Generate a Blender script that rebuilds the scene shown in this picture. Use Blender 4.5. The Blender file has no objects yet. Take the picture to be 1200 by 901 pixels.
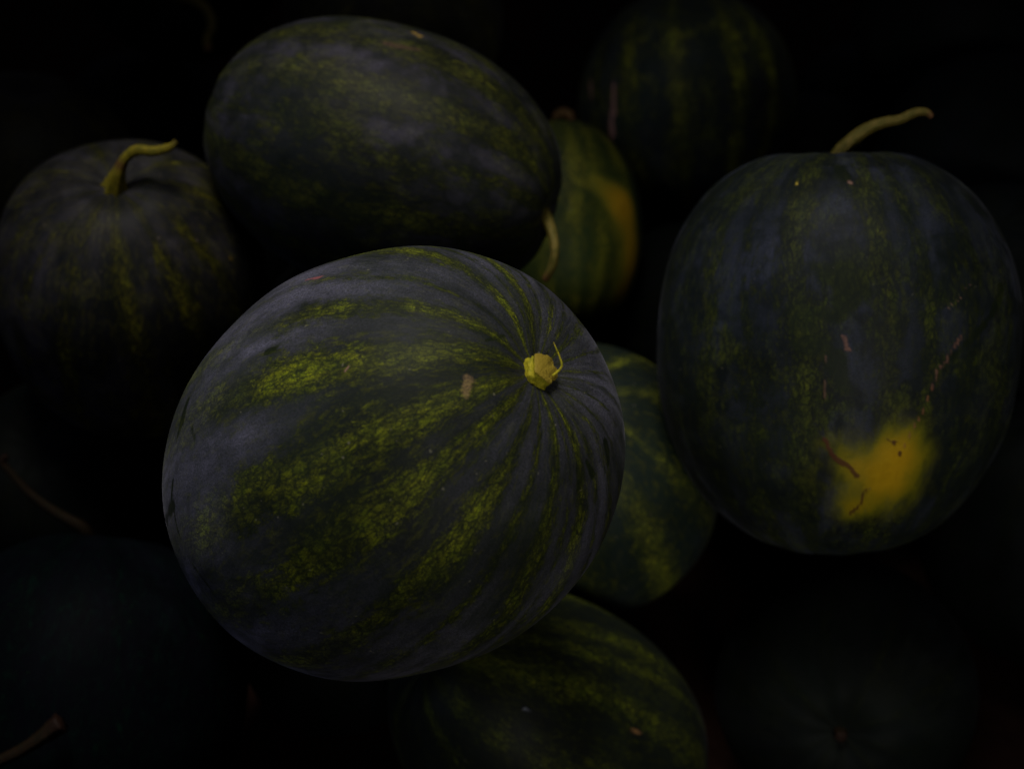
import bpy, math, random
import numpy as np
from mathutils import Matrix, Vector

# ------------------------------------------------------------------ scene, camera, light
scene = bpy.context.scene
scene.view_settings.view_transform = 'Standard'
scene.view_settings.look = 'None'
scene.view_settings.exposure = 0.0
scene.view_settings.gamma = 1.0
scene.view_settings.use_curve_mapping = False
COL = scene.collection

cam_data = bpy.data.cameras.new('camera')
cam = bpy.data.objects.new('camera', cam_data)
COL.objects.link(cam)
cam.location = (0.0, -1.0, 1.45)
cam.rotation_euler = (math.radians(45), 0, 0)
cam_data.lens = 50
cam_data.sensor_width = 36
cam_data.clip_start = 0.05
cam_data.clip_end = 60
cam_data.dof.use_dof = True
cam_data.dof.focus_distance = 0.89
cam_data.dof.aperture_fstop = 4.2
scene.camera = cam

world = bpy.data.worlds.new('World')
scene.world = world
world.use_nodes = True
bg = world.node_tree.nodes['Background']
bg.inputs[0].default_value = (0.70, 0.72, 1.0, 1)
bg.inputs[1].default_value = 0.03


def area_lamp(name, loc, target, size, energy, color, spread):
    d = bpy.data.lights.new(name, 'AREA')
    d.shape = 'DISK'
    d.size = size
    d.energy = energy
    d.color = color
    d.spread = math.radians(spread)
    o = bpy.data.objects.new(name, d)
    COL.objects.link(o)
    o.location = loc
    o.rotation_euler = (Vector(target) - Vector(loc)).to_track_quat('-Z', 'Y').to_euler()
    return o


# added unseen lights: broad soft key above the pile, weaker cool fill at front left
area_lamp('added_key', (-0.15, -0.10, 2.2), (-0.08, -0.29, 0.75), 0.72, 2.0, (1.0, 0.95, 0.90), 38)
area_lamp('cool_fill', (-1.25, -0.65, 1.8), (-0.15, -0.30, 0.84), 0.8, 0.26, (0.52, 0.62, 1.0), 26)

area_lamp('front_fill', (0.30, -1.45, 1.20), (0.20, -0.22, 0.60), 0.6, 0.44, (1.0, 0.96, 0.86), 27)  # added unseen fill behind the camera, lifts the faces turned towards it

GROUND = 0.233


# ------------------------------------------------------------------ node helper
class Nodes:
    def __init__(self, name):
        self.mat = bpy.data.materials.new(name)
        self.mat.use_nodes = True
        self.t = self.mat.node_tree
        self.t.nodes.clear()
        self.out = self.t.nodes.new('ShaderNodeOutputMaterial')

    def put(self, sock, v):
        if isinstance(v, bpy.types.NodeSocket):
            self.t.links.new(v, sock)
        elif isinstance(v, (tuple, list)) and sock.type == 'RGBA' and len(v) == 3:
            sock.default_value = (*v, 1)
        else:
            sock.default_value = v

    def math(self, op, a, b=0.0, clamp=False):
        n = self.t.nodes.new('ShaderNodeMath')
        n.operation = op
        n.use_clamp = clamp
        self.put(n.inputs[0], a)
        self.put(n.inputs[1], b)
        return n.outputs[0]

    def vmath(self, op, a, b):
        n = self.t.nodes.new('ShaderNodeVectorMath')
        n.operation = op
        self.put(n.inputs[0], a)
        self.put(n.inputs[1], b)
        return n.outputs[0]

    def attr(self, name, vec=False):
        n = self.t.nodes.new('ShaderNodeAttribute')
        n.attribute_name = name
        return n.outputs['Vector' if vec else 'Fac']

    def obj(self):
        return self.t.nodes.new('ShaderNodeTexCoord').outputs['Object']

    def noise(self, vec, scale, detail=3, rough=0.5, dist=0.0):
        n = self.t.nodes.new('ShaderNodeTexNoise')
        self.put(n.inputs['Vector'], vec)
        n.inputs['Scale'].default_value = scale
        n.inputs['Detail'].default_value = detail
        n.inputs['Roughness'].default_value = rough
        n.inputs['Distortion'].default_value = dist
        return n.outputs['Fac']

    def cells(self, vec, scale, rand=1.0):
        n = self.t.nodes.new('ShaderNodeTexVoronoi')
        n.feature = 'DISTANCE_TO_EDGE'
        self.put(n.inputs['Vector'], vec)
        n.inputs['Scale'].default_value = scale
        n.inputs['Randomness'].default_value = rand
        return n.outputs['Distance']

    def nvec(self, vec, scale, amount):
        n = self.t.nodes.new('ShaderNodeTexNoise')
        self.put(n.inputs['Vector'], vec)
        n.inputs['Scale'].default_value = scale
        n.inputs['Detail'].default_value = 3
        return self.vmath('ADD', vec, self.vmath('MULTIPLY', self.vmath('SUBTRACT', n.outputs['Color'], (0.5, 0.5, 0.5)), (amount,) * 3))

    def remap(self, v, a, b, c=0.0, d=1.0, smooth=True):
        n = self.t.nodes.new('ShaderNodeMapRange')
        n.interpolation_type = 'SMOOTHSTEP' if smooth else 'LINEAR'
        self.put(n.inputs[0], v)
        for i, x in enumerate((a, b, c, d)):
            n.inputs[i + 1].default_value = x
        return n.outputs[0]

    def mix(self, f, a, b):
        n = self.t.nodes.new('ShaderNodeMix')
        n.data_type = 'RGBA'
        self.put(n.inputs[0], f)
        self.put(n.inputs[6], a)
        self.put(n.inputs[7], b)
        return n.outputs[2]

    def bump(self, h, strength, dist, normal=None):
        n = self.t.nodes.new('ShaderNodeBump')
        n.inputs['Strength'].default_value = strength
        n.inputs['Distance'].default_value = dist
        self.put(n.inputs['Height'], h)
        if normal is not None:
            self.put(n.inputs['Normal'], normal)
        return n.outputs[0]

    def surface(self, base, rough, normal=None, spec=0.5, sheen=None, sheen_tint=(1, 1, 1), sheen_rough=0.4):
        p = self.t.nodes.new('ShaderNodeBsdfPrincipled')
        self.put(p.inputs['Base Color'], base)
        self.put(p.inputs['Roughness'], rough)
        self.put(p.inputs['Specular IOR Level'], spec)
        if normal is not None:
            self.put(p.inputs['Normal'], normal)
        if sheen is not None:
            self.put(p.inputs['Sheen Weight'], sheen)
            self.put(p.inputs['Sheen Tint'], sheen_tint)
            p.inputs['Sheen Roughness'].default_value = sheen_rough
        self.t.links.new(p.outputs[0], self.out.inputs['Surface'])
        return self.mat


def rind_material(name, seed, dark=(0.010, 0.016, 0.009), light=(0.135, 0.150, 0.012),
                  bloom=(0.062, 0.064, 0.080), bloom_amount=0.55, contrast=1.0,
                  yellow=(0.29, 0.160, 0.002), gloss=0.40, sheen=0.05, moss=0.3, sheen_rough=0.3, blotch=0.5, spec=0.07):
    k = Nodes(name)
    off = (seed * 3.17 % 11, seed * 1.73 % 7, seed * 2.41 % 13)
    o = k.vmath('ADD', k.obj(), off)
    cyl = k.vmath('ADD', k.attr('meridian', True), off)
    stretched = k.vmath('MULTIPLY', cyl, (1, 1, 0.30))
    stripe = k.attr('stripe')

    wob = k.noise(stretched, 34, 4, 0.55)                 # ragged stripe edges, drawn out along the meridians
    vein = k.noise(k.vmath('MULTIPLY', cyl, (1, 1, 0.5)), 210, 4, 0.6, 0.6)           # vein net in the light stripes
    mott = k.noise(k.vmath('MULTIPLY', cyl, (1, 1, 0.6)), 120, 5, 0.65, 0.5)
    fine = k.noise(o, 720, 3, 0.6)
    grain = k.noise(o, 1700, 2, 0.5)
    broad = k.noise(o, 9, 3, 0.5)
    cloud = k.noise(o, 21, 5, 0.6, 0.5)

    s = k.math('ADD', stripe, k.math('MULTIPLY', k.math('SUBTRACT', wob, 0.5), 1.7))
    s = k.math('ADD', s, k.math('MULTIPLY', k.math('SUBTRACT', mott, 0.5), 2.0))
    s = k.math('ADD', s, k.math('MULTIPLY', k.math('SUBTRACT', vein, 0.5), 1.3))
    s = k.math('ADD', s, k.math('MULTIPLY', k.math('SUBTRACT', fine, 0.5), 1.6))
    m = k.remap(s, -0.32, 1.42)
    m = k.math('MULTIPLY', m, k.remap(k.noise(k.vmath('MULTIPLY', cyl, (1, 1, 0.6)), 24, 3, 0.5), 0.36, 0.60, 0.45, 1.1))
    m = k.math('MAXIMUM', m, k.math('MULTIPLY', k.remap(k.math('ADD', mott, k.math('MULTIPLY', k.math('SUBTRACT', cloud, 0.5), 0.8)), 0.42, 0.72), moss))
    ridge = k.remap(k.math('ABSOLUTE', k.math('SUBTRACT', vein, 0.5)), 0.0, 0.055, 0.35, 1.0)
    m = k.math('MULTIPLY', m, ridge)
    cellv = k.vmath('MULTIPLY', k.nvec(cyl, 90, 0.012), (1, 1, 0.55))
    net = k.remap(k.cells(cellv, 190), 0.0, 0.16, 0.30, 1.0)
    net2 = k.remap(k.cells(cellv, 75), 0.0, 0.10, 0.45, 1.0)
    m = k.math('MULTIPLY', m, k.math('MULTIPLY', net, net2))
    m = k.math('MULTIPLY', m, k.remap(grain, 0.34, 0.62, 0.25, 1.15))
    m = k.math('MULTIPLY', m, k.remap(cloud, 0.32, 0.62, 0.22, 1.0))
    m = k.math('MULTIPLY', m, contrast, clamp=True)

    dk = k.mix(k.remap(broad, 0.35, 0.65), dark, tuple(c * 0.55 for c in dark))
    dk = k.mix(k.math('MULTIPLY', k.remap(vein, 0.5, 0.72), 0.55), dk, (light[0] * 0.14, light[1] * 0.14, light[2] * 0.3))
    lt = k.mix(k.remap(mott, 0.35, 0.7), light, (light[0] * 0.52, light[1] * 0.62, light[2] * 0.8))
    base = k.mix(m, dk, lt)

    # waxy bloom: patchy, rubbed off where 'rub' is painted, thinner over the light stripes near the stem
    haze = k.noise(k.vmath('MULTIPLY', cyl, (1, 1, 0.38)), 17, 5, 0.62, 0.6)
    b = k.remap(k.math('ADD', k.math('MULTIPLY', haze, 0.75), k.math('MULTIPLY', broad, 0.35)), 0.36, 0.72, 0.12, 1.0)
    b = k.math('MULTIPLY', b, k.remap(k.noise(stretched, 70, 4, 0.6), 0.25, 0.7, 0.55, 1.0))
    b = k.math('MULTIPLY', b, k.remap(grain, 0.34, 0.64, 0.45, 1.1))
    b = k.math('MULTIPLY', b, k.remap(fine, 0.36, 0.62, 0.55, 1.0))
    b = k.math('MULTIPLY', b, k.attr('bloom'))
    patch = k.remap(k.noise(o, 30, 4, 0.55, 0.4), 0.40, 0.58)
    b = k.math('MULTIPLY', b, k.math('SUBTRACT', 1.0, k.math('MULTIPLY', k.math('SUBTRACT', 1.0, patch), blotch)))
    rub = k.attr('rub')
    rubn = k.remap(k.math('ADD', rub, k.math('ADD', k.math('MULTIPLY', k.math('SUBTRACT', mott, 0.5), 0.8), k.math('MULTIPLY', k.math('SUBTRACT', cloud, 0.5), 0.8))), 0.2, 0.9)
    rubn = k.math('MULTIPLY', rubn, k.remap(rub, 0.02, 0.2))
    b = k.math('MULTIPLY', b, k.math('SUBTRACT', 1.0, rubn))
    b = k.math('MULTIPLY', b, k.math('SUBTRACT', 1.0, k.math('MULTIPLY', k.remap(s, -0.25, 0.5), k.remap(k.attr('bloom'), 0.8, 1.4, 0.92, 0.50))))
    b = k.math('MULTIPLY', b, bloom_amount, clamp=True)
    base = k.mix(k.math('MULTIPLY', rubn, 0.5), base, (0.006, 0.009, 0.004))
    base = k.mix(b, base, bloom)

    # ground spot
    ys = k.attr('spot')
    yv = k.math('ADD', ys, k.math('MULTIPLY', k.math('SUBTRACT', cloud, 0.5), 0.55))
    yv = k.math('ADD', yv, k.math('MULTIPLY', k.math('SUBTRACT', wob, 0.5), 0.35))
    yv = k.math('ADD', yv, k.math('MULTIPLY', k.math('SUBTRACT', mott, 0.5), 0.35))
    gate = k.remap(ys, 0.03, 0.3)
    base = k.mix(k.math('MULTIPLY', k.math('MULTIPLY', k.remap(yv, 0.05, 0.60), gate), 0.8), base, (yellow[0] * 0.30, yellow[1] * 0.52, yellow[2]))
    base = k.mix(k.math('MULTIPLY', k.remap(yv, 0.30, 1.15), gate), base, k.mix(k.remap(mott, 0.4, 0.7), yellow, tuple(c * 0.75 for c in yellow)))

    # healed scratches
    sc = k.attr('scar')
    sn = k.remap(k.math('ADD', sc, k.math('MULTIPLY', k.math('SUBTRACT', fine, 0.5), 0.6)), 0.22, 0.75)
    sn = k.math('MULTIPLY', sn, k.remap(sc, 0.02, 0.25))
    base = k.mix(k.math('MULTIPLY', sn, 0.85), base, k.attr('scar_colour', True))
    # pin-prick lenticels
    dots = k.remap(k.noise(o, 330, 0, 0.5), 0.84, 0.88)
    base = k.mix(k.math('MULTIPLY', dots, 0.4), base, (light[0] * 0.8, light[1] * 0.7, light[0] * 0.5))

    rough = k.math('ADD', gloss + 0.14, k.math('MULTIPLY', b, 0.25))
    rough = k.math('ADD', rough, k.math('MULTIPLY', k.math('SUBTRACT', cloud, 0.5), 0.25))
    nrm = k.bump(cloud, 0.25, 0.004)
    nrm = k.bump(k.math('ADD', vein, k.math('MULTIPLY', fine, 0.5)), 0.12, 0.0015, nrm)
    nrm = k.bump(sc, 0.35, 0.001, nrm)
    return k.surface(base, rough, nrm, spec, k.math('MULTIPLY', k.math('ADD', b, 0.10), sheen), (0.80, 0.80, 0.95), sheen_rough)


def stem_material(name, a, b, tip):
    k = Nodes(name)
    o = k.obj()
    along = k.attr('along')
    st = k.noise(k.vmath('MULTIPLY', o, (1, 1, 0.6)), 260, 4, 0.6, 0.3)
    fib = k.noise(o, 900, 3, 0.6)
    c = k.mix(k.remap(st, 0.35, 0.65), a, b)
    c = k.mix(k.math('MULTIPLY', k.remap(fib, 0.5, 0.75), 0.5), c, tuple(x * 0.4 for x in a))
    c = k.mix(k.remap(along, 0.82, 1.0), c, tip)
    c = k.mix(k.math('MULTIPLY', k.attr('ring'), 0.8), c, (0.055, 0.018, 0.008))
    return k.surface(c, 0.6, k.bump(k.math('ADD', st, fib), 0.5, 0.0012), 0.10)


def soil_material():
    k = Nodes('soil')
    o = k.obj()
    n = k.noise(o, 14, 6, 0.65)
    g = k.noise(o, 160, 4, 0.6)
    c = k.mix(k.remap(n, 0.35, 0.7), (0.014, 0.006, 0.004), (0.009, 0.004, 0.003))
    c = k.mix(k.remap(g, 0.55, 0.75), c, (0.025, 0.012, 0.008))
    return k.surface(c, 0.95, k.bump(k.math('ADD', g, k.math('MULTIPLY', n, 2.0)), 0.6, 0.006), 0.02)


# ------------------------------------------------------------------ geometry helpers
def wave_noise(P, seed, freq, n=10):
    r = np.random.default_rng(seed)
    v = np.zeros(len(P))
    for _ in range(n):
        d = r.normal(size=3)
        d /= np.linalg.norm(d)
        v += np.sin(P @ d * freq * r.uniform(0.6, 1.5) + r.uniform(0, 6.28))
    return v / math.sqrt(n)


def seg_dist(P, pts):
    pts = [np.array(p) for p in pts]
    if len(pts) == 1:
        return np.linalg.norm(P - pts[0], axis=1)
    best = np.full(len(P), 9.0)
    for a, b in zip(pts[:-1], pts[1:]):
        ab = b - a
        t = np.clip(((P - a) @ ab) / max(ab @ ab, 1e-12), 0, 1)
        best = np.minimum(best, np.linalg.norm(P - a - t[:, None] * ab, axis=1))
    return best


def sstep(x, a, b):
    t = np.clip((x - a) / (b - a), 0, 1)
    return t * t * (3 - 2 * t)


def mesh_from(name, verts, faces, mat, smooth=True):
    me = bpy.data.meshes.new(name)
    me.from_pydata([tuple(v) for v in verts], [], faces)
    if smooth:
        me.polygons.foreach_set('use_smooth', [True] * len(me.polygons))
    me.materials.append(mat)
    me.update()
    return me


def float_attr(me, name, vals):
    a = me.attributes.new(name, 'FLOAT', 'POINT')
    a.data.foreach_set('value', np.asarray(vals, dtype=np.float32))


def vec_attr(me, name, vals):
    a = me.attributes.new(name, 'FLOAT_VECTOR', 'POINT')
    a.data.foreach_set('vector', np.asarray(vals, dtype=np.float32).ravel())


def rind_mesh(a, ratio, e, taper, dimple, rows, cols, seed, stripes, mat, lump=0.0016,
              scars=(), rubs=(), spots=(), wear_and_sheen=(), bloom=(0.6, 1.0)):
    c = a * ratio
    t = np.linspace(0, math.pi, rows + 1)[1:-1]
    p = np.linspace(0, 2 * math.pi, cols, endpoint=False)
    T, Ph = np.meshgrid(t, p, indexing='ij')
    T = np.concatenate([[0.0], T.ravel(), [math.pi]])
    Ph = np.concatenate([[0.0], Ph.ravel(), [0.0]])
    sn = np.sin(T)
    sn[0] = sn[-1] = 0
    cs = np.cos(T)
    rho = a * np.abs(sn) ** e * (1 + taper * cs)
    z = c * np.sign(cs) * np.abs(cs) ** e
    z = z - dimple * np.exp(-(rho / (a * 0.22)) ** 2) * np.sign(cs)
    P = np.stack([rho * np.cos(Ph), rho * np.sin(Ph), z], 1)

    # stripe field: 1 on the centre line of a light stripe, falling below 0 past its edge
    wob = 0.045 * wave_noise(P, seed + 5, 26)
    S = np.full(len(P), -1.0)
    for (deg, half, gain) in stripes:
        d = np.abs((Ph + wob - math.radians(deg) + math.pi) % (2 * math.pi) - math.pi) / math.radians(half)
        S = np.maximum(S, np.clip(1 - d, -1, 1) * gain - (1 - gain) * 0.5)
    S = S - 0.55 * np.exp(-(rho / (a * 0.10)) ** 2)

    scar = np.zeros(len(P))
    scol = np.tile([0.16, 0.07, 0.045], (len(P), 1))
    for pts, w, v, col in scars:
        d = seg_dist(P + 0.0012 * np.stack([wave_noise(P, seed + q, 300) for q in (11, 12, 13)], 1), pts)
        m = (1 - sstep(d, w * 0.35, w)) * v
        scol[m > scar] = col
        near = (d < w * 3) & (scar < 0.01)
        scol[near] = col
        scar = np.maximum(scar, m)
    rub = np.zeros(len(P))
    for pts, w in rubs:
        d = seg_dist(P, pts) + w * (0.45 * wave_noise(P, seed + 21, 160) + 0.2 * wave_noise(P, seed + 22, 420))
        rub = np.maximum(rub, 1 - sstep(d, w * 0.4, w * 1.5))
    spot = np.zeros(len(P))
    for pts, w, v in spots:
        spot = spot + v * np.exp(-(np.maximum(0, seg_dist(P, pts) + w * (0.14 * wave_noise(P, seed + 31, 70) + 0.08 * wave_noise(P, seed + 32, 200))) / w) ** 2)
    u = cs * 0.5 + 0.5
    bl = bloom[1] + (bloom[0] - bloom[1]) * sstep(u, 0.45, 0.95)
    for pts, w, v in wear_and_sheen:
        bl = bl * (1 + (v - 1) * np.exp(-(seg_dist(P, pts) / w) ** 2))  # factors under one thin the bloom, over one paint sheen into it

    # swellings between the meridian grooves and a little unevenness
    nrm = np.stack([np.cos(Ph) * sn, np.sin(Ph) * sn, cs], 1)
    disp = lump * wave_noise(P, seed, 16) + 0.0007 * wave_noise(P, seed + 3, 55)
    disp += 0.0004 * np.cos(Ph * 10 + seed) * np.exp(-(rho / (a * 0.6) - 0.55) ** 2 * 6)
    disp -= np.clip(scar, 0, 1) * 0.0003
    disp[0] = disp[-1] = disp[0] * 0
    Q = P + nrm * disp[:, None]

    n = rows - 1
    faces = []
    last = len(P) - 1
    idx = 1 + np.arange(n)[:, None] * cols + np.arange(cols)[None]
    for j in range(cols):
        faces.append((0, int(idx[0, j]), int(idx[0, (j + 1) % cols])))
        faces.append((int(idx[-1, j]), last, int(idx[-1, (j + 1) % cols])))
    A, B = idx[:-1], idx[1:]
    A2, B2 = np.roll(A, -1, 1), np.roll(B, -1, 1)
    faces += np.stack([A, B, B2, A2], -1).reshape(-1, 4).tolist()
    me = mesh_from('rind', Q, faces, mat)
    float_attr(me, 'stripe', S)
    float_attr(me, 'scar', scar)
    vec_attr(me, 'scar_colour', scol)
    float_attr(me, 'rub', rub)
    float_attr(me, 'spot', spot)
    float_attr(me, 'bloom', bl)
    arc = np.arctan2(rho / a, z / c) * (a + c) / 2
    vec_attr(me, 'meridian', np.stack([np.cos(Ph) * a, np.sin(Ph) * a, arc], 1))
    return me


def catmull(pts, per):
    P = [np.array(p, float) for p in pts]
    P = [2 * P[0] - P[1]] + P + [2 * P[-1] - P[-2]]
    out = []
    for i in range(1, len(P) - 2):
        for j in range(per):
            t = j / per
            a, b, c, d = P[i - 1:i + 3]
            out.append(0.5 * (2 * b + (c - a) * t + (2 * a - 5 * b + 4 * c - d) * t * t + (3 * b - a - 3 * c + d) * t ** 3))
    out.append(P[-2])
    return np.array(out)


def tube_mesh(name, pts, radii, mat, per=8, sides=16, ribs=6, rib=0.17, rough=0.05, seed=1, rings=(), flare=0.0, cup=0.0):
    C = catmull(pts, per)
    R = catmull([(r, 0, 0) for r in radii], per)[:, 0]
    n = len(C)
    s = np.linspace(0, 1, n)
    tan = np.gradient(C, axis=0)
    tan /= np.linalg.norm(tan, axis=1)[:, None]
    u = np.cross(tan[0], [0.3, 0.8, 0.5])
    u /= np.linalg.norm(u)
    rng = np.random.default_rng(seed)
    verts, along, ring = [], [], []
    ang = np.linspace(0, 2 * math.pi, sides, endpoint=False)
    for i in range(n):
        u = u - tan[i] * (u @ tan[i])
        u /= np.linalg.norm(u)
        v = np.cross(tan[i], u)
        k = rib + flare * math.exp(-(s[i] / 0.12) ** 2)
        rr = R[i] * (1 + k * np.cos(ribs * ang + 1.2 * s[i]) + rough * rng.normal(size=sides))
        verts += list(C[i] + rr[:, None] * (np.cos(ang)[:, None] * u + np.sin(ang)[:, None] * v))
        along += [s[i]] * sides
        ring += [max([math.exp(-((s[i] - q) / 0.05) ** 2) for q in rings] or [0])] * sides
    faces = []
    for i in range(n - 1):
        for j in range(sides):
            a, b = i * sides + j, i * sides + (j + 1) % sides
            faces.append((a, b, b + sides, a + sides))
    # broken end: a sunken, ragged cap
    e0 = (n - 1) * sides
    verts.append(C[-1] - tan[-1] * cup * R[-1])
    along.append(1.0)
    ring.append(0)
    for j in range(sides):
        faces.append((e0 + j, e0 + (j + 1) % sides, len(verts) - 1))
    me = mesh_from(name, verts, faces, mat)
    float_attr(me, 'along', along)
    float_attr(me, 'ring', ring)
    return me


def basis(ax):
    ax = Vector(ax).normalized()
    ref = Vector((0, 0, 1)) if abs(ax.z) < 0.97 else Vector((0, 1, 0))
    x = ref.cross(ax).normalized()
    return Matrix((x, ax.cross(x), ax)).transposed()


def empty(name, loc, label, cat, group=None):
    o = bpy.data.objects.new(name, None)
    COL.objects.link(o)
    o.empty_display_size = 0.05
    o.location = loc
    o['label'] = label
    o['category'] = cat
    if group:
        o['group'] = group
    return o


def part(name, me, parent, mtx=None):
    o = bpy.data.objects.new(name, me)
    COL.objects.link(o)
    o.parent = parent
    if mtx is not None:
        o.matrix_local = mtx
    return o


def melon(label, c, a, ratio, ax, me, group='watermelons heaped in the pile'):
    B = basis(ax)
    zs = [(B @ Vector(v.co)).z for v in list(me.vertices)[::3]]
    base = Vector((c[0], c[1], c[2] + min(zs)))
    root = empty('watermelon', base, label, 'watermelon', group)
    mtx = Matrix.Translation(Vector(c) - base) @ B.to_4x4()
    part('rind', me, root, mtx)
    return root


def world_stem(root, pts, radii, mat, **kw):
    off = np.array(root.location)
    return part('stem', tube_mesh('stem', [np.array(p) - off for p in pts], radii, mat, **kw), root)


def even_stripes(n, seed, half=(6, 11), gain=(0.7, 1.0), start=0.0):
    r = random.Random(seed)
    return [(start + i * 360 / n + r.uniform(-4, 4), r.uniform(*half), r.uniform(*gain)) for i in range(n)]


# ------------------------------------------------------------------ ground
def build_ground():
    n = 90
    xs = np.linspace(-1, 1, n)
    xs = np.sign(xs) * np.abs(xs) ** 2.2 * 9
    X, Y = np.meshgrid(xs, xs + 0.1, indexing='ij')
    P = np.stack([X.ravel(), Y.ravel(), np.zeros(n * n)], 1)
    h = 0.004 * wave_noise(P, 4, 14) + 0.003 * wave_noise(P, 9, 45)
    P[:, 2] = GROUND - 0.008 + np.clip(h, -0.012, 0.007)
    faces = [(i * n + j, (i + 1) * n + j, (i + 1) * n + j + 1, i * n + j + 1) for i in range(n - 1) for j in range(n - 1)]
    o = bpy.data.objects.new('ground', mesh_from('ground', P, faces, soil_material()))
    COL.objects.link(o)
    o['kind'] = 'structure'
    o['label'] = 'bare reddish brown earth under the heap'


build_ground()

# ------------------------------------------------------------------ stem materials
STEM_GREEN = stem_material('stem_yellow_green', (0.16, 0.125, 0.007), (0.09, 0.08, 0.006), (0.06, 0.045, 0.006))
STEM_OLIVE = stem_material('stem_olive', (0.105, 0.078, 0.016), (0.058, 0.052, 0.008), (0.09, 0.04, 0.016))
STEM_BROWN = stem_material('stem_dried_brown', (0.050, 0.024, 0.008), (0.030, 0.022, 0.006), (0.045, 0.017, 0.006))
STEM_DARK = stem_material('stem_brown_shaded', (0.012, 0.006, 0.002), (0.008, 0.006, 0.002), (0.010, 0.004, 0.002))  # copy of the brown stem with the dimness of the edge in its colour
STUB = stem_material('stem_fresh_stub', (0.26, 0.22, 0.010), (0.15, 0.14, 0.006), (0.17, 0.125, 0.014))

# ------------------------------------------------------------------ the bright striped melon on top of the heap
BROWN = (0.085, 0.042, 0.030)
PINK = (0.15, 0.085, 0.06)
RUST = (0.030, 0.008, 0.005)

main_stripes = [(38, 5.0, .9), (60, 5.5, .95), (96, 6.0, .9), (118.5, 9.5, .97), (145, 9.0, .92), (165.5, 7.0, .85),
                (187, 6.5, .85), (218, 5.5, .8), (237, 5, .75), (203, 3, .6), (228, 2.5, .62), (250, 3.5, .62), (262, 4, .6), (275, 3, .6), (290, 5, .58), (303, 3, .6), (316, 4, .58), (332, 3, .6), (350, 5, .68), (3, 3, .6), (16, 4, .7), (27, 2.5, .6), (49, 2.5, .6), (80, 3, .55)]
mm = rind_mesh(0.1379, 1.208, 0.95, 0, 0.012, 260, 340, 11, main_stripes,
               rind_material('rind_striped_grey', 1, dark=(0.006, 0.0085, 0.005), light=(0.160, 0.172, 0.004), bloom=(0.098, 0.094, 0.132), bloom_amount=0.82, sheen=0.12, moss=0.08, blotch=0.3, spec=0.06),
               scars=[([(-0.039, 0.0353, 0.1551), (-0.0434, 0.0339, 0.1542), (-0.0468, 0.0333, 0.1531)], 0.0060, 0.50, (0.15, 0.095, 0.045)),
                      ([(0.0206, 0.1265, 0.066), (0.0189, 0.123, 0.0765)], 0.0028, 0.7, (0.16, 0.05, 0.05)),
                      ([(-0.0539, 0.0902, 0.1122), (-0.0561, 0.0901, 0.1107)], 0.0012, 0.8, PINK)],
               rubs=[([(-0.0805, 0.1067, -0.045), (-0.0866, 0.0991, -0.0542)], 0.0016),
                     ([(-0.0895, 0.0971, -0.0522), (-0.0871, 0.0927, -0.0689), (-0.0828, 0.0882, -0.0847)], 0.0034),
                     ([(-0.0895, 0.0971, -0.0522), (-0.0992, 0.0852, -0.0572), (-0.1117, 0.0681, -0.0572), (-0.1181, 0.0595, -0.0511)], 0.0011),
                     ([(-0.1181, 0.0595, -0.0511), (-0.1232, 0.0501, -0.0481), (-0.1257, 0.0434, -0.0481)], 0.0018),
                     ([(-0.064, 0.119, -0.0366), (-0.0547, 0.1249, -0.0281), (-0.0423, 0.1301, -0.0237)], 0.004),
                     ([(-0.0674, 0.1201, -0.0103), (-0.0738, 0.1163, -0.0068)], 0.0045),
                     ([(-0.0354, -0.0557, 0.1486), (-0.0403, -0.0587, 0.1453)], 0.0028),
                     ([(-0.025, -0.0543, 0.152), (-0.0251, -0.0635, 0.1472)], 0.0028),
                     ([(-0.0028, -0.0613, 0.1512), (-0.0079, -0.073, 0.1438)], 0.003),
                     ([(-0.0097, 0.0391, 0.1584), (0.0019, 0.0307, 0.1589)], 0.0012),
                     ([(-0.0411, 0.1227, 0.0621), (-0.0404, 0.1206, 0.0689)], 0.0026)],
               wear_and_sheen=[([(-0.069, 0.071, 0.12), (-0.104, 0.045, 0.099), (-0.123, 0.041, 0.062)], 0.050, 0.08), ([(-0.111, -0.004, 0.104)], 0.04, 0.35), ([(-0.045, 0.049, 0.149)], 0.03, 0.3),
                     ([(-0.101, 0.09, -0.032), (-0.074, 0.116, 0.016)], 0.04, 1.3), ([(-0.028, 0.132, 0.041)], 0.03, 1.3), ([(0.028, 0.101, 0.112), (0.02, 0.12, 0.06)], 0.04, 1.6), ([(0.052, -0.036, 0.150), (0.012, -0.064, 0.150), (-0.025, -0.086, 0.132), (-0.060, -0.092, 0.108)], 0.026, 2.2), ([(0.070, 0.030, 0.138), (0.053, 0.059, 0.14)], 0.025, 1.6)],  # boosts on rim and crown paint light sheen into the bloom
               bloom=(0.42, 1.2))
MAIN_C, MAIN_AX = (-0.0825, -0.3669, 0.7396), (0.6222, -0.2012, 0.7566)
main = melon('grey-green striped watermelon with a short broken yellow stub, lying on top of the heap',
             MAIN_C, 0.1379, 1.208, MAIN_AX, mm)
B = basis(MAIN_AX)
mtx = Matrix.Translation(Vector(MAIN_C) - main.location) @ B.to_4x4()
zt = 0.1379 * 1.208 - 0.012
stub = part('stem', tube_mesh('stem', [(0, 0, zt - 0.004), (0, 0, zt + 0.002), (0.0004, -0.0004, zt + 0.006), (0.0006, -0.0006, zt + 0.0095)],
                              [0.0098, 0.0098, 0.0088, 0.0092], STUB, per=5, sides=28, ribs=5, rib=0.10, rough=0.06, seed=5, flare=0.08, cup=0.55), main, mtx)
up = B.inverted() @ Vector((0, .7071, .7071))
rt = B.inverted() @ Vector((1, 0, 0))
tip0 = np.array((0.0, 0, zt + 0.008)) + np.array(rt) * 0.0085
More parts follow.
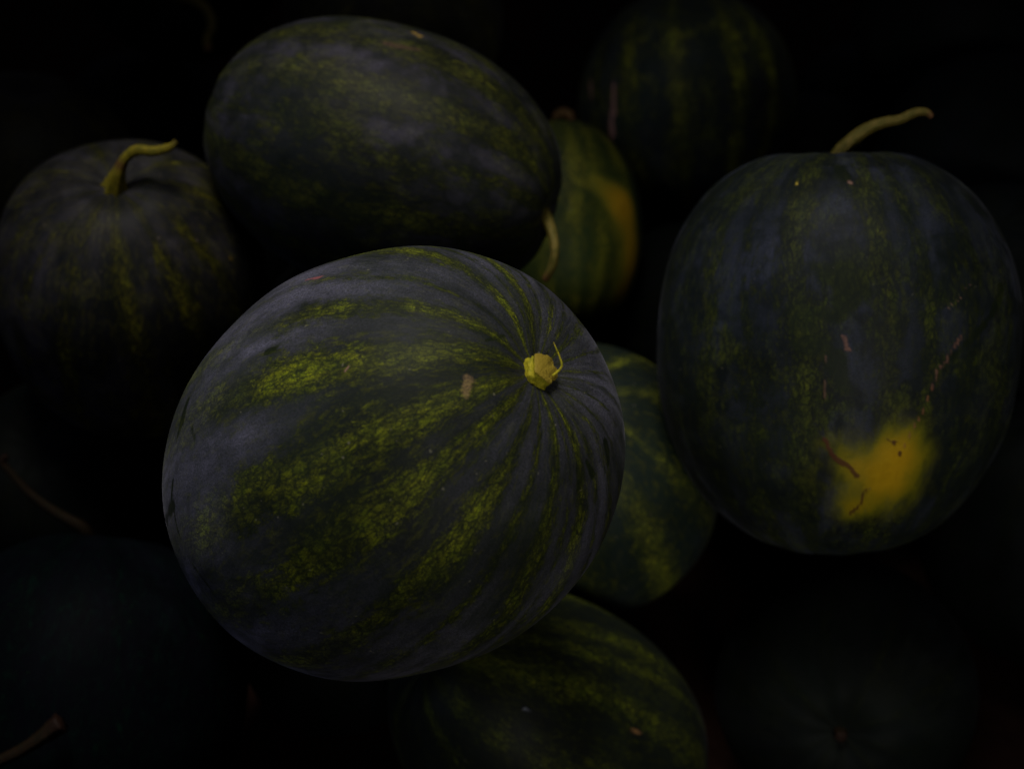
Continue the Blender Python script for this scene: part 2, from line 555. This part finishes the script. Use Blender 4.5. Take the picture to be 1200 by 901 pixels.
tp = [tip0 + np.array(rt) * a + np.array(up) * b + np.array((0, 0, c)) for a, b, c in
      ((-0.003, -0.004, 0), (0.0008, 0.0005, 0.002), (-0.001, 0.006, 0.003), (-0.0035, 0.010, 0.004), (-0.0045, 0.0145, 0.003))]
part('tendril', tube_mesh('tendril', tp, [0.0009, 0.0008, 0.0006, 0.0005, 0.0002], STUB, per=6, sides=8, ribs=2, rib=0.1, rough=0.04, seed=8), stub)

# ------------------------------------------------------------------ dark melon with curled green stem
lm = rind_mesh(0.1205, 1.21, 0.93, 0, 0.012, 160, 220, 23,
               [(-104, 6, .62), (-76, 6, .7), (-49, 7, .75), (-26, 6, .7), (10, 6, .72), (-149, 6, .5), (-128, 5, .5), (40, 7, .6), (80, 7, .6), (120, 8, .6), (165, 7, .6)],
               rind_material('rind_near_black', 2, dark=(0.004, 0.005, 0.004), light=(0.22, 0.195, 0.008), bloom=(0.068, 0.061, 0.076), bloom_amount=0.65, blotch=0.6),
               scars=[([(0.0967, -0.0267, 0.0865)], 0.004, 0.6, (0.20, 0.12, 0.01))],
               rubs=[([(0.0219, 0.0073, 0.1382)], 0.008)], wear_and_sheen=[([(0.008, -0.109, 0.068), (0.066, -0.086, 0.07)], 0.04, 0.3)], bloom=(0.9, 0.8))
left = melon('near-black watermelon with faint stripes and a green stem curling sideways from its top',
             (-0.3409, -0.0356, 0.6042), 0.1205, 1.21, (0.1038, -0.1456, 0.9839), lm)
world_stem(left, [(-0.3288, -0.0564, 0.7305), (-0.3224, -0.0565, 0.7488), (-0.3154, -0.0517, 0.7606), (-0.3049, -0.049, 0.7676), (-0.2906, -0.0512, 0.7683), (-0.2779, -0.0498, 0.771), (-0.2716, -0.0464, 0.7745)],
           [0.0102, 0.0056, 0.0036, 0.0040, 0.0038, 0.0030, 0.0020], STEM_GREEN, rings=(0.27,), flare=0.12, seed=2, rough=0.03)

# ------------------------------------------------------------------ oblong melon behind the bright one
tm = rind_mesh(0.1118, 1.3787, 0.93, 0, 0.010, 150, 210, 37,
               [(113, 12, .95), (86, 11, .9), (138, 10, .7), (164, 11, .8), (190, 9, .7), (60, 10, .7), (30, 10, .7), (-10, 10, .7), (-45, 10, .7), (-80, 10, .7), (-120, 10, .7)],
               rind_material('rind_mossy_grey', 3, dark=(0.004, 0.006, 0.004), light=(0.088, 0.089, 0.006), bloom=(0.062, 0.056, 0.080), bloom_amount=0.70, blotch=0.75, contrast=1.0, moss=0.5),
               scars=[([(0.0364, 0.1057, 0.0044), (0.0326, 0.1067, 0.0123)], 0.0045, 0.8, (0.22, 0.14, 0.02)),
                      ([(0.002, 0.1117, -0.0079), (0.009, 0.1109, 0.0187)], 0.006, 0.42, (0.10, 0.045, 0.035))],
               wear_and_sheen=[([(-0.099, 0.046, -0.038), (-0.102, 0.036, 0.043)], 0.045, 0.15), ([(-0.071, 0.084, -0.03)], 0.025, 0.2), ([(-0.046, 0.075, -0.101), (-0.001, 0.111, -0.021)], 0.04, 1.3)],
               bloom=(0.6, 0.95))
top = melon('oblong mossy grey-green watermelon lying on its side, thin hooked stem at its end',
            (-0.1077, -0.0167, 0.7361), 0.1118, 1.3787, (0.9331, -0.3373, -0.1244), tm)
world_stem(top, [(0.0242, -0.0601, 0.7155), (0.0308, -0.0837, 0.7173), (0.0347, -0.1013, 0.711), (0.0335, -0.1091, 0.6976), (0.0274, -0.1104, 0.6822)],
           [0.0062, 0.0042, 0.0034, 0.0032, 0.0026], STEM_OLIVE, flare=0.1, seed=3, rough=0.03)

# ------------------------------------------------------------------ tall melon with yellow ground spot
rm = rind_mesh(0.1411, 1.1584, 0.88, 0.05, 0.020, 240, 320, 41,
               [(66, 7, .9), (91, 6, .85), (103, 5, .7), (49, 7, .55), (34, 6, .6), (119, 6, .6), (140, 7, .5), (165, 7, .5), (10, 7, .5), (-20, 7, .5), (-60, 8, .5), (-100, 8, .5), (-140, 8, .5)],
               rind_material('rind_slate_green', 4, dark=(0.004, 0.006, 0.005), light=(0.074, 0.082, 0.007), bloom=(0.036, 0.040, 0.064), bloom_amount=0.75, blotch=0.8, contrast=0.95, moss=0.5),
               scars=[([(-0.0566, 0.1291, 0.0257), (-0.052, 0.1313, 0.0162), (-0.0448, 0.1339, 0.0057), (-0.0399, 0.135, -0.0071)], 0.0022, 0.75, BROWN),
                      ([(-0.0399, 0.135, -0.0071), (-0.0336, 0.1358, -0.0199), (-0.027, 0.1348, -0.038), (-0.0217, 0.1331, -0.0507), (-0.0179, 0.1321, -0.0567)], 0.0017, 0.6, (0.13, 0.05, 0.025)),
                      ([(-0.0179, 0.1321, -0.0567)], 0.0034, 1.0, RUST),
                      ([(0.0349, 0.131, -0.0476), (0.0295, 0.1294, -0.0587), (0.0199, 0.1291, -0.0655), (0.0103, 0.1269, -0.0749)], 0.0034, 0.9, (0.038, 0.011, 0.006)),
                      ([(0.0033, 0.1227, -0.0856), (0.0072, 0.1145, -0.1006), (0.0109, 0.1097, -0.1075)], 0.0024, 0.8, RUST),
                      ([(0.0012, 0.1355, -0.0476)], 0.0026, 0.9, RUST),
                      ([(-0.0085, 0.1355, -0.0465), (-0.0121, 0.1348, -0.0486)], 0.0026, 0.9, RUST),
                      ([(0.0388, 0.1358, 0.015), (0.0387, 0.1355, -0.0042), (0.0369, 0.1338, -0.0292)], 0.0022, 0.55, BROWN),
                      ([(0.0264, 0.1383, 0.0292), (0.0227, 0.1394, 0.0186)], 0.0020, 0.7, BROWN),
                      ([(0.0523, 0.1288, -0.028), (0.0489, 0.1304, -0.0257)], 0.0016, 0.6, BROWN),
                      ([(-0.0674, 0.1176, 0.0646), (-0.0488, 0.1301, 0.0476)], 0.0014, 0.55, PINK),
                      ([(0.0483, 0.0808, 0.1338)], 0.003, 0.9, (0.30, 0.22, 0.03)),
                      ([(0.0116, 0.092, 0.1349)], 0.003, 0.8, PINK)],
               rubs=[([(0.0277, 0.1322, 0.0665)], 0.017), ([(0.0478, 0.131, 0.0434), (0.0448, 0.1337, 0.0257)], 0.012),
                     ([(0.0186, 0.0753, 0.1454), (0.0164, 0.0906, 0.1355)], 0.007), ([(0.0327, 0.1374, 0.0071), (0.0264, 0.1384, -0.0042)], 0.007),
                     ([(-0.0975, 0.0967, 0.0567), (-0.0764, 0.118, 0.0325), (-0.0544, 0.1304, 0.0124)], 0.004)],
               spots=[([(-0.012, 0.1262, -0.077)], 0.026, 0.62), ([(-0.004, 0.124, -0.078)], 0.052, 0.26), ([(0.010, 0.1125, -0.1029)], 0.013, 0.35), ([(-0.0215, 0.1321, -0.0547), (-0.012, 0.135, -0.050)], 0.015, 0.22), ([(0.030, 0.131, -0.050), (0.018, 0.129, -0.064)], 0.014, 0.22)],
               wear_and_sheen=[([(0.053, 0.13, 0.037), (0.075, 0.12, -0.001)], 0.028, 0.25), ([(-0.046, 0.127, -0.05)], 0.04, 0.2), ([(0.087, 0.089, -0.081)], 0.04, 0.4), ([(-0.062, 0.127, -0.001)], 0.03, 0.3)],
               bloom=(1.0, 0.8))
right = melon('tall slate-green watermelon with scratches and a yellow ground spot near its foot',
              (0.2579, -0.1749, 0.6629), 0.1411, 1.1584, (-0.0094, 0.5864, 0.8099), rm)
world_stem(right, [(0.2538, -0.0902, 0.773), (0.2542, -0.0889, 0.7885), (0.2621, -0.0854, 0.8005), (0.2744, -0.0812, 0.8103), (0.2878, -0.0789, 0.8155), (0.3003, -0.0773, 0.8171), (0.3122, -0.0735, 0.8208), (0.3208, -0.0735, 0.8208), (0.3247, -0.0763, 0.818)],
           [0.0080, 0.0058, 0.0050, 0.0042, 0.0036, 0.0033, 0.0031, 0.0026, 0.0018], STEM_OLIVE, flare=0.1, seed=6, rough=0.03)

# ------------------------------------------------------------------ melons further back and lower down
M_DARK = rind_material('rind_dark_narrow_stripe', 5, dark=(0.007, 0.011, 0.008), light=(0.26, 0.26, 0.012), bloom=(0.035, 0.040, 0.055), bloom_amount=0.5)
M_GREEN = rind_material('rind_dark_wide_stripe', 6, dark=(0.006, 0.010, 0.007), light=(0.20, 0.205, 0.012), bloom=(0.022, 0.030, 0.045), bloom_amount=0.4, moss=0.06)
M_BAND = rind_material('rind_mottled_band', 10, dark=(0.005, 0.007, 0.005), light=(0.10, 0.112, 0.005), bloom=(0.02, 0.022, 0.024), bloom_amount=0.3, sheen=0.05, moss=0.15)
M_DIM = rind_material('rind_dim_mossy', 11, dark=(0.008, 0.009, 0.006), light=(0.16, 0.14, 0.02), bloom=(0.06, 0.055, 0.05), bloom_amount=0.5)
M_BLUE_SHADED = rind_material('rind_blue_shaded', 7, dark=(0.0010, 0.0013, 0.002), light=(0.005, 0.036, 0.012), bloom=(0.0035, 0.004, 0.007), bloom_amount=0.5, contrast=0.4, sheen=0.01, spec=0.015)  # bluish rind, light falloff at the heap's edge darkened into its colour
M_SHADED = rind_material('rind_green_shaded', 8, dark=(0.003, 0.0045, 0.0035), light=(0.026, 0.027, 0.006), bloom=(0.013, 0.014, 0.018), bloom_amount=0.5, contrast=0.7, sheen=0.02, spec=0.03)  # rind colour darkened to stand for light falling off around the heap

PALE = (0.17, 0.09, 0.08)
# key: centre, equatorial radius, length ratio, axis, stripes, material, extras, label
rest = [
    ('five', (0.1981, 0.3697, 0.5287), 0.1218, 1.0721, (-0.0367, 0.6648, 0.7461), even_stripes(14, 3, (5, 8), (.65, .95), 2), M_DARK,
     dict(scars=[([(0.1135, 0.0391, 0.0254), (0.1131, 0.0448, 0.0067)], 0.006, 0.6, PALE), ([(0.092, 0.0789, 0.015), (0.0929, 0.0782, -0.0123), (0.0943, 0.0685, -0.0427)], 0.006, 0.75, PALE)]),
     'dark round watermelon with many narrow upright stripes behind the yellow-sided one'),
    ('yellow', (0.0548, 0.1924, 0.4928), 0.0828, 1.3928, (-0.0318, 0.7663, 0.6417), [(72, 12, 1), (98, 9, 1), (118, 10, 1), (140, 12, 1), (45, 10, .9), (15, 9, .8), (-30, 9, .8), (-80, 9, .8), (190, 9, .8)], None,
     dict(spots=[([(-0.030, 0.074, 0.030), (-0.056, 0.058, 0.012)], 0.014, 0.5), ([(-0.060, 0.055, 0.004), (-0.065, 0.047, -0.02), (-0.066, 0.040, -0.045), (-0.060, 0.030, -0.075)], 0.022, 0.9)], bloom=(.3, .3)),
     'small oblong green watermelon with a large yellow side, wedged behind the mossy one'),
    ('seven', (0.0745, -0.143, 0.4686), 0.1126, 1.2467, (-0.2244, -0.2033, 0.9531), [(92, 9, .95), (60, 8, .85), (20, 8, .8), (-14, 10, .95), (-45, 8, .8), (-80, 9, .8), (125, 8, .8), (160, 8, .8), (200, 8, .8), (240, 8, .8)], M_GREEN,
     dict(bloom=(.25, 1.2)), 'dark green watermelon with broad mossy stripes below the tall slate-green one'),
    ('eight', (0.0349, -0.3439, 0.3755), 0.11, 1.4596, (-0.6754, -0.0644, 0.7346), [(102, 8, .95), (87, 5.5, .9), (66, 11, 1.0), (28, 12, .9), (-5, 8, .7), (130, 8, .8), (165, 8, .8), (205, 8, .8), (250, 8, .8), (300, 8, .8)], M_BAND,
     dict(scars=[([(0.0506, 0.0961, 0.0292), (0.0545, 0.0951, 0.019)], 0.0018, 0.8, (0.16, 0.08, 0.03)), ([(0.0535, 0.0951, 0.02), (0.0563, 0.0943, 0.0105)], 0.0035, 0.8, (0.16, 0.08, 0.03)),
                 ([(0.0545, 0.0602, 0.1141), (0.056, 0.0618, 0.1105)], 0.0028, 0.7, (0.12, 0.13, 0.16)), ([(-0.0087, 0.1071, 0.0395)], 0.0025, 0.7, (0.2, 0.16, 0.05))], bloom=(.25, .4)),
     'dark oblong watermelon with mottled green bands and a small brown nick, under the topmost one'),
    ('nine', (0.2994, -0.2875, 0.3485), 0.1153, 0.936, (-0.2533, -0.7904, 0.5578), even_stripes(10, 9, (6, 9), (.5, .7)), M_SHADED,
     dict(), 'round shade-darkened watermelon with a tiny dry stub, on the earth below the tall slate-green one'),
    ('ten', (-0.375, -0.306, 0.3740), 0.1415, 0.993, (0.0789, 0.8187, 0.5688), even_stripes(9, 4, (5, 8), (.4, .6)), M_BLUE_SHADED,
     dict(bloom=(1.2, .8)), 'bluish shade-darkened watermelon with a long thin dried stem trailing from its top'),
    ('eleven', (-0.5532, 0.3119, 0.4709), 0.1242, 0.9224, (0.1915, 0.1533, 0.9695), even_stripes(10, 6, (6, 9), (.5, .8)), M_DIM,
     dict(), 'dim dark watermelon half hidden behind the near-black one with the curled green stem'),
    ('twelve', (-0.4003, 0.5801, 0.5976), 0.1205, 1.0525, (0.1105, -0.9832, 0.1452), even_stripes(10, 7, (5, 8), (.3, .5)), M_SHADED,
     dict(), 'shade-darkened watermelon at the back of the heap with a drooping brown stem'),
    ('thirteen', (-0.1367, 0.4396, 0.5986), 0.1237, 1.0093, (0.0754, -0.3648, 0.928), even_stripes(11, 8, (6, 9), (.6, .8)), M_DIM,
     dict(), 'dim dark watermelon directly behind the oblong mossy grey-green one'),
    ('fourteen', (-0.4487, -0.0536, 0.3561), 0.1107, 1.1105, (0.0084, -0.3743, 0.9273), even_stripes(9, 10, (5, 8), (.3, .5)), M_SHADED,
     dict(), 'shade-darkened watermelon directly beneath the near-black one with the curled stem'),
    ('fifteen', (-0.4969, -0.5219, 0.4432), 0.0922, 1.2996, (0.556, 0.8104, 0.1846), even_stripes(9, 11, (5, 8), (.3, .5)), M_SHADED,
     dict(), 'dark watermelon whose thick olive stem points at the bluish shade-darkened one'),
    ('sixteen', (0.5262, -0.1168, 0.364), 0.1205, 1.0897, (-0.0607, 0.2555, 0.9649), even_stripes(9, 12, (5, 8), (.4, .6)), M_SHADED,
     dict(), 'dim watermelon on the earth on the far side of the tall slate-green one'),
    ('seventeen', (0.5338, 0.3036, 0.4909), 0.1243, 1.0197, (0.0989, -0.1018, 0.9899), even_stripes(9, 13, (5, 8), (.3, .5)), M_SHADED,
     dict(), 'shade-darkened watermelon behind the tall slate-green one and its stem'),
]
M_YELLOW = rind_material('rind_green_yellow_side', 9, dark=(0.012, 0.022, 0.006), light=(0.22, 0.20, 0.012), bloom=(0.05, 0.05, 0.05), bloom_amount=0.2, yellow=(0.28, 0.165, 0.008))
roots = {}
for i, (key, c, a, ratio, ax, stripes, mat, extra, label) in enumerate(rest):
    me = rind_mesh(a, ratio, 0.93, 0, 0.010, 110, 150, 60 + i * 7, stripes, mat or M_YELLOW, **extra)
    roots[key] = melon(label, c, a, ratio, ax, me)

world_stem(roots['ten'], [(-0.3824, -0.1932, 0.4325), (-0.3831, -0.192, 0.4591), (-0.4043, -0.1882, 0.4771), (-0.4254, -0.1805, 0.4947), (-0.441, -0.1705, 0.5118), (-0.4478, -0.1654, 0.5196), (-0.4429, -0.1624, 0.5241)],
           [0.007, 0.0052, 0.0042, 0.0034, 0.003, 0.003, 0.0026], STEM_DARK, seed=12, rough=0.03)
world_stem(roots['twelve'], [(-0.3887, 0.4715, 0.6135), (-0.3629, 0.4385, 0.6258), (-0.3414, 0.417, 0.6255), (-0.3327, 0.3991, 0.6146), (-0.338, 0.3853, 0.6037), (-0.3357, 0.3748, 0.596)],
           [0.008, 0.0055, 0.005, 0.005, 0.0045, 0.004], STEM_OLIVE, seed=13, rough=0.03)
world_stem(roots['fifteen'], [(-0.4381, -0.4313, 0.4588), (-0.408, -0.4382, 0.4732), (-0.3798, -0.4339, 0.4859), (-0.3596, -0.4267, 0.4959), (-0.3421, -0.4175, 0.5051)],
           [0.007, 0.0045, 0.0042, 0.0050, 0.0075], STEM_DARK, seed=14, rough=0.03)
world_stem(roots['yellow'], [(0.0516, 0.2767, 0.5545), (0.0465, 0.2731, 0.5735), (0.0518, 0.2745, 0.5834), (0.0607, 0.2705, 0.585), (0.0633, 0.2637, 0.5811)],
           [0.008, 0.0052, 0.005, 0.0045, 0.004], STEM_BROWN, seed=15, rough=0.03)
nb = basis((-0.2533, -0.7904, 0.5578))
nz = 0.1153 * 0.936 - 0.010
part('stem', tube_mesh('stem', [(0, 0, nz - 0.003), (0, 0, nz + 0.003), (0.001, 0, nz + 0.008)], [0.006, 0.005, 0.0045], STEM_DARK, per=5, seed=16, cup=0.5),
     roots['nine'], Matrix.Translation(Vector((0.2994, -0.2875, 0.3485)) - roots['nine'].location) @ nb.to_4x4())

# ------------------------------------------------------------------ melons buried in the heap that carry the upper ones
buried = [((-0.162, -0.259, 0.515), 0.096), ((-0.404, 0.175, 0.344), 0.111), ((0.364, 0.438, 0.355), 0.122), ((-0.468, 0.521, 0.359), 0.126),
          ((0.22, 0.194, 0.354), 0.121), ((-0.307, 0.364, 0.333), 0.1), ((-0.136, 0.517, 0.358), 0.125), ((0.042, 0.048, 0.334), 0.101),
          ((0.148, 0.462, 0.329), 0.096), ((-0.165, -0.215, 0.326), 0.092), ((-0.183, 0.196, 0.337), 0.104), ((0.385, 0.049, 0.331), 0.098),
          ((-0.218, -0.009, 0.332), 0.099), ((-0.002, 0.323, 0.341), 0.108), ((0.486, 0.075, 0.506), 0.107), ((-0.124, -0.001, 0.515), 0.105),
          ((0.251, -0.001, 0.479), 0.109), ((0.548, 0.551, 0.538), 0.128), ((0.48, 0.634, 0.335), 0.102), ((0.584, 0.462, 0.33), 0.097)]
rnd = random.Random(5)
unit = rind_mesh(0.1, 1.0, 0.97, 0, 0.006, 72, 96, 200, even_stripes(10, 21, (5, 8), (.4, .6)), M_SHADED, lump=0.0008)
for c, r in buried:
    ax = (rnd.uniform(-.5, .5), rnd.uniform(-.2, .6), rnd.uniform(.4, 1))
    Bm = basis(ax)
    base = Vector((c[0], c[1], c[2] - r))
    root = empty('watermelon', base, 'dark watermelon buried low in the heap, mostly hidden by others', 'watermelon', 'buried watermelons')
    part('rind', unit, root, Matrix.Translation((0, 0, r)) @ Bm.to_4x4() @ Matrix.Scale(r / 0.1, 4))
